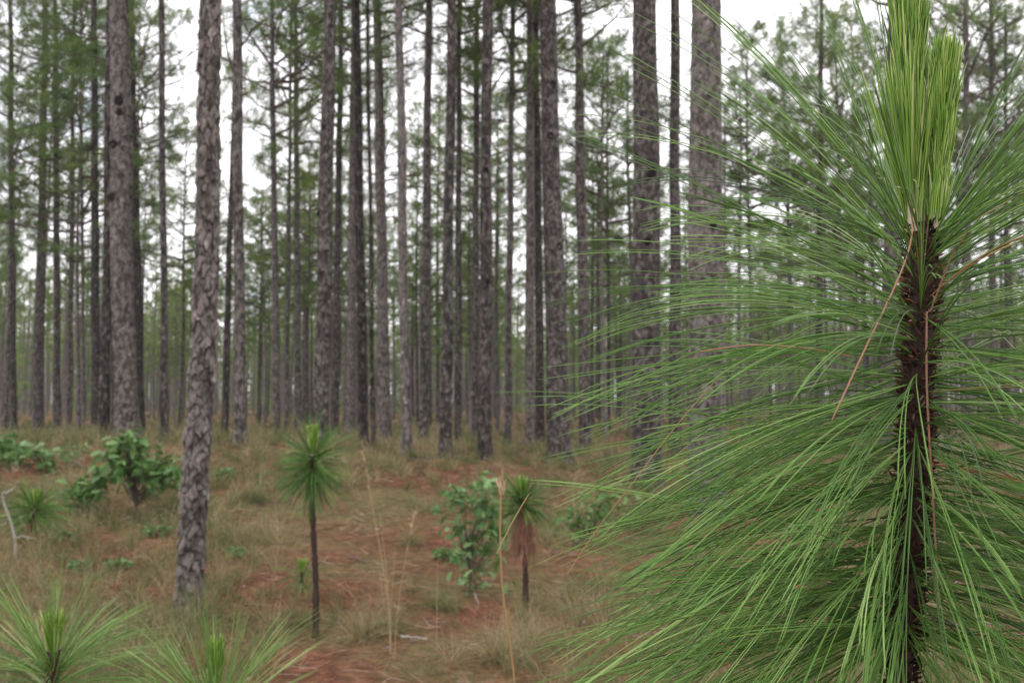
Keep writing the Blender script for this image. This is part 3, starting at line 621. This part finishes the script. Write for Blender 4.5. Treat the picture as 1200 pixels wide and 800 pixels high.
# black stemmed one in the clearing
d = hit(369, 747); x1 = P(369, 700, d)[0]; zt = P(0, 532, d)[2]; zb1 = float(G(x1, d)) - .02
sapling('pine_sapling', 'slim pine sapling on a bare black stem in the middle of the clearing', x1, d, zt, .021, P(0, 562, d)[2] - zb1, zt - zb1, 420, .34, .0013, math.radians(-50), math.radians(55), .6,
        lean=(-.02, 0), cand=[(0, 0, .16, .022, 260, .11, .003, .22, True, (-.02, 0, 1))], segs=6, stem_mat=M_stem, bract=260, tintc=.38, elj=.5)
d = hit(352, 692); x1 = P(352, 692, d)[0]; zt = P(0, 668, d)[2]; zb1 = float(G(x1, d))
sapling('pine_seedling', 'tiny pine seedling just left of the black stem, with bright lime tip', x1, d, zt, .012, .05, zt - zb1, 90, .25, .0014, math.radians(-30), math.radians(40), .9,
        cand=[(0, 0, .02, .012, 70, .10, .003, .4, False, (.02, 0, 1))], segs=5, tintc=.4, cat='seedling', elj=.3)
d = hit(614, 722); x1 = P(614, 700, d)[0]; zt = P(0, 583, d)[2]; zb1 = float(G(x1, d)) - .02
sapling('pine_sapling', 'small pine sapling with a skirt of dead brown needles beside the pale oak seedling', x1, d, zt, .022, P(0, 600, d)[2] - zb1, zt - zb1, 240, .24, .0015, math.radians(-15), math.radians(70), .8,
        cand=[(0, 0, .05, .018, 120, .14, .003, .3, False, (0, 0, 1))], segs=6, stem_mat=M_stem, dead=600, tintc=.3, elj=.3)
d = hit(38, 632); x1 = P(38, 620, d)[0]; zt = P(0, 592, d)[2]; zb1 = float(G(x1, d)) - .02
sapling('pine_sapling', 'short bushy pine sapling behind the bleached dead branch at the left edge', x1, d, zt, .03, .2, zt - zb1, 230, .34, .002, math.radians(-10), math.radians(50), .6,
        cand=[(0, 0, .04, .02, 90, .14, .004, .3, False, (0, 0, 1))], segs=5, dead=160, tintc=.45, elj=.3)

# ------------------------------------------------------------------ oak shrubs with lobed leaves
def leaf_mesh(name, m, lobes=True):
    half = [(0, 0), (.05, .12), (.09, .20), (.24, .30), (.13, .36), (.11, .44), (.34, .58), (.17, .62), (.13, .68), (.22, .88), (.08, .86), (0, 1)] if lobes else [(0, 0), (.12, .2), (.2, .45), (.16, .75), (0, 1)]
    mid = [(0, y) for _, y in half]
    v = []; f = []; n = len(half)
    for sx in (-1, 1):
        b = len(v)
        for (x, y) in half: v.append((sx * x, y, .25 * x - .22 * y * y))
        for (x, y) in mid: v.append((0, y, -.22 * y * y))
        for k in range(n - 1): f.append([b + k, b + k + 1, b + n + k + 1, b + n + k] if sx > 0 else [b + n + k, b + n + k + 1, b + k + 1, b + k])
    mb = MB(); mb.add(v, f, .5); return mb.mesh(name, m, smooth=False)
LEAF = leaf_mesh('leaf', M_leaf); LEAFP = leaf_mesh('leaf', M_leafpale)
def shrub(name, label, px, base, blobs, nclust, per, size, lm, cat='shrub', d=None, group=None, r=.009, stems=1):
    d = hit(px, base) if d is None else d; B0 = P(px, base, d); B0[2] = float(G(B0[0], d)) - .02
    root = empty(name, B0); tag(root, label, cat, group); mb = MB()
    for i in range(nclust):
        bx, by, rx, ry = blobs[i % len(blobs)] if i < 2 * len(blobs) else random.choice(blobs)
        while True:
            u_ = rng.uniform(-1, 1, 3)
            if .25 < np.linalg.norm(u_) < 1: break
        C_ = P(bx, by, d) + np.array([u_[0] * rx, u_[1] * rx, u_[2] * ry]) * d / F - B0
        h = C_[2] * rng.uniform(.35, .7); fork = np.array([C_[0] * .25, C_[1] * .25, h])
        mb.add(*tube(np.array([[.01, 0, h * .8], fork, (fork + C_) / 2 + [0, 0, .02], C_]), [r * .45, r * .35, r * .28, r * .15], 4), .4)
        for k in range(per):
            l_ = link('leaf', lm, root, C_ + rng.normal(0, .05, 3)); s = size * random.uniform(.7, 1.2); l_.scale = (s, s, s)
            l_.rotation_euler = (random.uniform(-1.3, .7), random.uniform(-.9, .9), k * 6.28 / per + random.uniform(-.9, .9))
    top = max(b[2] for b in [(P(bb[0], bb[1], d) - B0) for bb in blobs])
    for s_ in range(stems):
        q = np.linspace(0, 1, 6); mb.add(*tube(np.stack([.03 * np.sin(q * 5 + s_) + (s_ * .03) * q, .01 * q, q * top * .62], -1), r * (1.1 - .6 * q), 6), .5)
    link('stem', mb.mesh('stem', M_twig), root); return root
shrub('oak_shrub', 'rounded dark green oak shrub on a thin stem in front of the thick knotted trunk', 157, 608,
      [(160, 535, 28, 22), (178, 550, 28, 20), (140, 545, 22, 20), (150, 520, 20, 12), (193, 552, 14, 14)], 95, 5, .125, LEAF)
shrub('oak_shrub', 'low dark oak sprout touching the left side of the rounded oak shrub', 104, 608, [(105, 575, 20, 14), (118, 558, 14, 14), (94, 585, 14, 10)], 38, 5, .12, LEAF)
shrub('oak_shrub', 'leafy green oak sprout at the left edge below the first thin trunk', 12, 548, [(6, 520, 18, 12), (20, 530, 14, 10)], 18, 5, .17, LEAF)
shrub('oak_shrub', 'small spreading oak sprout right of the one at the left edge', 44, 552, [(38, 532, 16, 8), (52, 540, 14, 8)], 16, 5, .15, LEAF)
shrub('oak_seedling', 'pale green lobed oak seedling beside the small sapling with the brown skirt', 548, 700, [(536, 580, 14, 10), (560, 590, 18, 14), (575, 600, 14, 12), (545, 622, 22, 14), (560, 645, 24, 16), (572, 568, 10, 10), (556, 676, 22, 12), (585, 630, 16, 20)], 74, 5, .10, LEAFP, cat='seedling', r=.005)
shrub('oak_seedling', 'darker oak seedling low behind the lower needle tips', 690, 640, [(690, 600, 26, 16), (715, 590, 22, 16), (665, 610, 16, 12)], 22, 5, .12, LEAF, cat='seedling')
# low leafy herbs
herbs = [(78, 545, 16, 10, 'low light green herb patch plant right of the left edge sprouts'), (88, 532, 14, 8, 'small herb plant nearest the thick knotted trunk foot'),
         (70, 632, 9, 6, 'single bright herb below the bushy left sapling'), (95, 670, 10, 7, 'pale herb tuft above the lower left sapling needles'),
         (138, 668, 10, 6, 'bright green herb on straw left of the nearest trunk'), (140, 748, 9, 6, 'lime green herb between the two lower left saplings'),
         (278, 652, 8, 5, 'small green herb on the straw right of the nearest trunk'), (185, 628, 12, 6, 'low herb below the rounded oak shrub'),
         (545, 662, 14, 10, 'green herb at the foot of the pale oak seedling'), (520, 655, 8, 6, 'tiny herb left of the pale oak seedling foot'),
         (262, 560, 10, 6, 'herb beyond the nearest trunk near the reddish grey trunk'), (170, 585, 10, 6, 'herb under the right side of the rounded oak shrub')]
for (px, py, wd_, ht, lab) in herbs:
    d = hit(px, py); B0 = P(px, py, d); B0[2] = float(G(B0[0], d)); nl = 46
    root = empty('herb', B0); tag(root, lab, 'herb')
    az = rng.uniform(0, 6.28, nl); rr = np.sqrt(rng.uniform(0, 1, nl)) * wd_ * d / F; hh = rng.uniform(.2, 1, nl) * ht * 1.6 * d / F
    C_ = np.stack([rr * np.cos(az), rr * np.sin(az), hh], -1); D_ = np.stack([np.cos(az), np.sin(az), .5 + 0 * az], -1) + rng.normal(0, .4, (nl, 3))
    mb = MB(); v, f = strips(arcs(C_, D_, rng.uniform(.05, .09, nl), .5, 3, .05), rng.uniform(.03, .05, nl)); mb.add(v, f, np.repeat(rng.uniform(.1, .9, nl), 8)); link('foliage', mb.mesh('foliage', M_herb), root)
    mb = MB()
    for c_ in C_[:14]: mb.add(*tube(np.array([[0, 0, 0], c_ * [.4, .4, .6], c_]), [.003, .0025, .0015], 3), .5)
    link('stem', mb.mesh('stem', M_twig), root)

# ------------------------------------------------------------------ grass, straw, litter
def scatter(n, y0, y1, hw=.62):
    d = y0 * (y1 / y0) ** rng.uniform(0, 1, n); x = rng.uniform(-1, 1, n) * (hw * d + .8); return x, d
def patch(x, y): return np.sin(x * 1.3 + 1.1 * np.sin(y * .7)) * .5 + np.sin(y * .9 + x * .5 + 2) * .35 + np.sin(x * 2.9 - y * 1.7) * .25
def grass_mb(mb, x, y, nb, ht, wd, tint, leanr=.55, segs=4):
    m = len(x); S = np.repeat(np.stack([x, y, G(x, y) - .01], -1), nb, 0); n = m * nb
    az = rng.uniform(0, 6.28, n); S[:, 0] += rng.normal(0, .035, n); S[:, 1] += rng.normal(0, .035, n)
    D = np.stack([np.cos(az), np.sin(az), 0 * az], -1) * rng.uniform(.1, 1.5, (n, 1)) * leanr + [0, 0, .8]
    p = arcs(S, D, np.repeat(ht, nb) * rng.uniform(.5, 1.2, n), .55, segs, .05)
    v, f = strips(p, np.repeat(wd, nb)); mb.add(v, f, np.repeat(np.clip(np.repeat(tint, nb) + rng.normal(0, .16, n), 0, 1), (segs + 1) * 2))
x, y = scatter(8800, 2.6, 36); pv = patch(x, y); px = x / y * F + 600
keep = pv + rng.normal(0, .3, len(x)) + .5 * (px < 340) + .35 * (y > 13) - .15 * ((px > 340) & (y < 13)) > -.05
keep &= ~((px > 330) & (px < 560) & (y > 4.5) & (y < 9.5) & (rng.uniform(0, 1, len(x)) < .6))
x, y = x[keep], y[keep]
mb = MB(); grass_mb(mb, x, y, 28, rng.uniform(.14, .50, len(x)), np.maximum(.0022, y * .00040), np.clip(rng.normal(.5, .26, len(x)), 0, 1))
bx_, by_ = np.array([v_[5] for v_ in T.values()]), np.array([v_[4] for v_ in T.values()])
bx_ = np.repeat(bx_, 7) + rng.normal(0, .22, 7 * len(bx_)); by_ = np.repeat(by_, 7) - np.abs(rng.normal(.12, .15, len(by_) * 7))
grass_mb(mb, bx_, by_, 26, rng.uniform(.15, .42, len(bx_)), np.maximum(.0022, by_ * .00040), np.clip(rng.normal(.55, .2, len(bx_)), 0, 1))
tag(link('grass', mb.mesh('grass', M_grass)), 'thin green and tan wiregrass growing all over the clearing', 'grass', None, 'stuff')
x, y = scatter(1500, 34, 110, .66); mb = MB(); grass_mb(mb, x, y, 16, rng.uniform(.25, .6, len(x)), y * .0007, np.clip(rng.normal(.45, .2, len(x)), 0, 1))
tag(link('undergrowth', mb.mesh('undergrowth', M_grass)), 'far grass and low growth between the distant trunks', 'undergrowth', None, 'stuff')
x, y = scatter(52000, 2.6, 26); n = len(x); az = rng.uniform(0, 6.28, n)
S = np.stack([x, y, G(x, y) + rng.uniform(.004, .035, n)], -1); D = np.stack([np.cos(az), np.sin(az), rng.normal(.03, .10, n)], -1)
p = arcs(S, D, rng.uniform(.10, .28, n), .06, 3, .12); p[:, :, 2] = np.maximum(p[:, :, 2], G(p[:, :, 0], p[:, :, 1]) + .006)
v, f = strips(p, np.maximum(.0024, y * .00045)); mb = MB(); mb.add(v, f, np.repeat(np.clip(rng.normal(.45 + .15 * patch(x * .8, y * .8), .3, n), 0, 1), 8))
tag(link('pine_straw_litter', mb.mesh('pine_straw_litter', M_straw)), 'reddish fallen pine needles strewn over the ground', 'pine straw', None, 'stuff')
x, y = scatter(420, 3, 20); n = len(x); az = rng.uniform(0, 6.28, n); S = np.stack([x, y, G(x, y) + rng.uniform(.01, .04, n)], -1)
p = arcs(S, np.stack([np.cos(az), np.sin(az), .1 + 0 * az], -1), rng.uniform(.03, .10, n), .3, 2, .1); v, f = strips(p, rng.uniform(.012, .035, n)); mb = MB(); mb.add(v, f, np.repeat(rng.uniform(0, .7, n) ** 2, 6))
tag(link('leaf_litter', mb.mesh('leaf_litter', M_pale)), 'scattered pale dead leaves and bark flakes on the straw', 'leaf litter', None, 'stuff')

tufts = [(432, 752, .34, .70, 'spreading tan wiregrass clump right of the black stemmed sapling foot'), (455, 745, .30, .5, 'greenish grass clump at the foot of the tall dry stalks'),
         (580, 778, .38, .75, 'drooping dry grass clump at the bottom centre beside the upright dry stalk'), (345, 735, .3, .55, 'grass clump left of the black stem foot'),
         (232, 740, .40, .35, 'green grass clump at the foot of the nearest trunk'), (520, 715, .3, .5, 'grass clump left of the pale oak seedling'),
         (300, 590, .35, .4, 'grass clump behind the nearest trunk, right side'), (205, 600, .35, .3, 'grass clump between the oak shrub and the nearest trunk'),
         (480, 640, .28, .6, 'tan grass clump between the stalks and the seedling'), (620, 760, .34, .7, 'tan grass clump under the lower needle tips')]
for (px, py, ht, tn, lab) in tufts:
    d = hit(px, py); xx = P(px, py, d)[0]; root = empty('grass_clump', (xx, d, float(G(xx, d)))); tag(root, lab, 'grass clump')
    mb = MB(); grass_mb(mb, np.array([xx] * 3) + rng.normal(0, .04, 3), np.array([d] * 3), 110, np.full(3, ht), np.full(3, .0032), np.full(3, tn), .8, 5)
    o = link('blades', mb.mesh('blades', M_grass, origin=root.location), root); o['kind'] = 'stuff'

# tall dry stalks
def stalk(label, pts, base, r, m=M_dry, tint=.6, seeds=True):
    d = hit(pts[-1][0], base); W = np.array([P(a_, b_, d) for a_, b_ in pts]); b0 = np.array([W[-1][0], d, float(G(W[-1][0], d))])
    W = np.vstack([W, b0 - [0, 0, .02]]) - b0; t = np.linspace(0, 1, len(W)); tt = np.linspace(0, 1, 16); W = np.stack([np.interp(tt, t, W[:, c]) for c in range(3)], -1)
    for _ in range(2): W[1:-1] = (W[:-2] + W[1:-1] * 2 + W[2:]) / 4
    root = empty('dry_grass_stalk', b0); tag(root, label, 'grass stalk'); mb = MB(); mb.add(*tube(W, r * (.35 + .65 * tt), 5), tint); link('stem', mb.mesh('stem', m), root)
    if seeds:
        k = 26; s = rng.uniform(0, .28, k); S = np.stack([np.interp(s, tt, W[:, c]) for c in range(3)], -1); mb = MB()
        v, f = strips(arcs(S, rng.normal(0, .35, (k, 3)) + [0, 0, 1], rng.uniform(.02, .05, k), .1, 2, .05), .006); mb.add(v, f, .9); link('seed_head', mb.mesh('seed_head', m), root)['kind'] = 'stuff'
    return root
stalk('tallest pale dry grass stalk, right of the black stemmed sapling', [(424, 522), (433, 572), (441, 620), (452, 680), (457, 730)], 762, .0036, tint=.3)
stalk('second pale dry stalk leaning to the right above the straw', [(489, 588), (478, 640), (467, 700), (463, 750)], 775, .0028, tint=.3)
stalk('thin dry stalk with a kink near the tallest one', [(445, 600), (452, 660), (458, 720)], 770, .002, seeds=False)
stalk('faint short dry stalk left of the pale oak seedling', [(513, 640), (512, 700)], 765, .002, seeds=False)
# the orange one near the camera
d = 2.6; b0 = P(606, 830, d); b0[2] = float(G(b0[0], d))
root = empty('dry_weed_stalk', b0); tag(root, 'upright orange brown dry weed stalk in front of the pale oak seedling', 'weed stalk')
pix_needle([(589, 548), (587, 580), (585, 620), (587, 680), (592, 720), (598, 755), (605, 800), (609, 900), (611, 1060)], d, d, .0026, M_dry, .0, root, 'stem')
mb = MB(); S = np.array([P(588, 578, d)] * 14) - b0 + rng.normal(0, .004, (14, 3)); v, f = strips(arcs(S, rng.normal(0, .3, (14, 3)) + [0, 0, 1], rng.uniform(.02, .05, 14), .1, 2, .05), .006); mb.add(v, f, .9); link('seed_head', mb.mesh('seed_head', M_dry), root)['kind'] = 'stuff'
# bleached dead branch at the left edge
d = hit(17, 655); b0 = P(17, 655, d); b0[2] = float(G(b0[0], d)); root = empty('dead_branch', b0); tag(root, 'bleached forked dead branch standing at the left edge of the clearing', 'dead branch')
mb = MB()
def pt(l, r0, r1):
    W = np.array([P(a_, b_, d) for a_, b_ in l]) - b0; t = np.linspace(0, 1, len(W)); tt = np.linspace(0, 1, 10); W = np.stack([np.interp(tt, t, W[:, c]) for c in range(3)], -1); W[:, 1] += .04 * np.sin(tt * 5)
    return tube(W, r0 + (r1 - r0) * tt, 6)
mb.add(*pt([(17, 658), (16, 640), (13, 622), (8, 600), (4, 580), (8, 575)], .015, .009), .6); link('stem', mb.mesh('stem', M_deadwood), root)
for l, nm in (([(6, 578), (14, 572), (20, 566), (25, 562)], 1), ([(9, 610), (3, 615), (-8, 614)], 2), ([(16, 631), (25, 628), (45, 630)], 3), ([(4, 584), (-4, 580)], 4)):
    mb = MB(); mb.add(*pt(l, .008, .003), .6); link('twig', mb.mesh('twig', M_deadwood), root)
# fallen sticks
for (xa, ya, xb_, yb_, r, lab) in [(478, 542, 512, 538, .02, 'dark fallen stick lying between the slim bent trunk and the straight dark trunk'), (512, 538, 545, 537, .016, 'dark fallen stick at the foot of the straight dark trunk'),
        (88, 546, 97, 552, .03, 'short dark broken stick left of the rounded oak shrub'), (470, 752, 500, 757, .008, 'thin grey fallen twig on the red straw near the dry stalks'), (556, 700, 562, 714, .007, 'whitish twig by the pale oak seedling foot'),
        (405, 655, 430, 664, .012, 'grey weathered twig right of the black stem')]:
    d1 = hit(xa, ya); d2 = hit(xb_, yb_); A_ = P(xa, ya, d1); B_ = P(xb_, yb_, d2); tt = np.linspace(0, 1, 8)[:, None]; W = A_ * (1 - tt) + B_ * tt; W[:, 2] = G(W[:, 0], W[:, 1]) + r + .015 + rng.uniform(0, .01, 8); W[:, 1] += rng.normal(0, .02, 8)
    b0 = W[0].copy(); mb = MB(); mb.add(*tube(W - b0, r * np.linspace(1, .5, 8), 6), .7)
    tag(link('fallen_stick', mb.mesh('fallen_stick', M_twig if r > .011 else M_deadwood), None, b0), lab, 'stick')
# ------------------------------------------------------------------ faint damp air
mb = MB(); c_ = np.array([[x, y, z] for z in (-3, 40) for y in (-400, 960) for x in (-760, 760)], float)
mb.add(c_, [[0, 2, 3, 1], [4, 5, 7, 6], [0, 1, 5, 4], [2, 6, 7, 3], [0, 4, 6, 2], [1, 3, 7, 5]])
m = bpy.data.materials.new('haze'); m.use_nodes = True; m.node_tree.nodes.clear()
vp = N(m.node_tree, 'ShaderNodeVolumePrincipled'); vp.inputs['Color'].default_value = (.9, .93, .95, 1); vp.inputs['Density'].default_value = HAZE
om = N(m.node_tree, 'ShaderNodeOutputMaterial'); m.node_tree.links.new(vp.outputs[0], om.inputs['Volume'])
tag(link('haze', mb.mesh('haze', m, smooth=False)), 'faint pale haze between the trunks', None, None, 'stuff')
for o in list(bpy.data.objects):
    if '_d' in o: del o['_d']
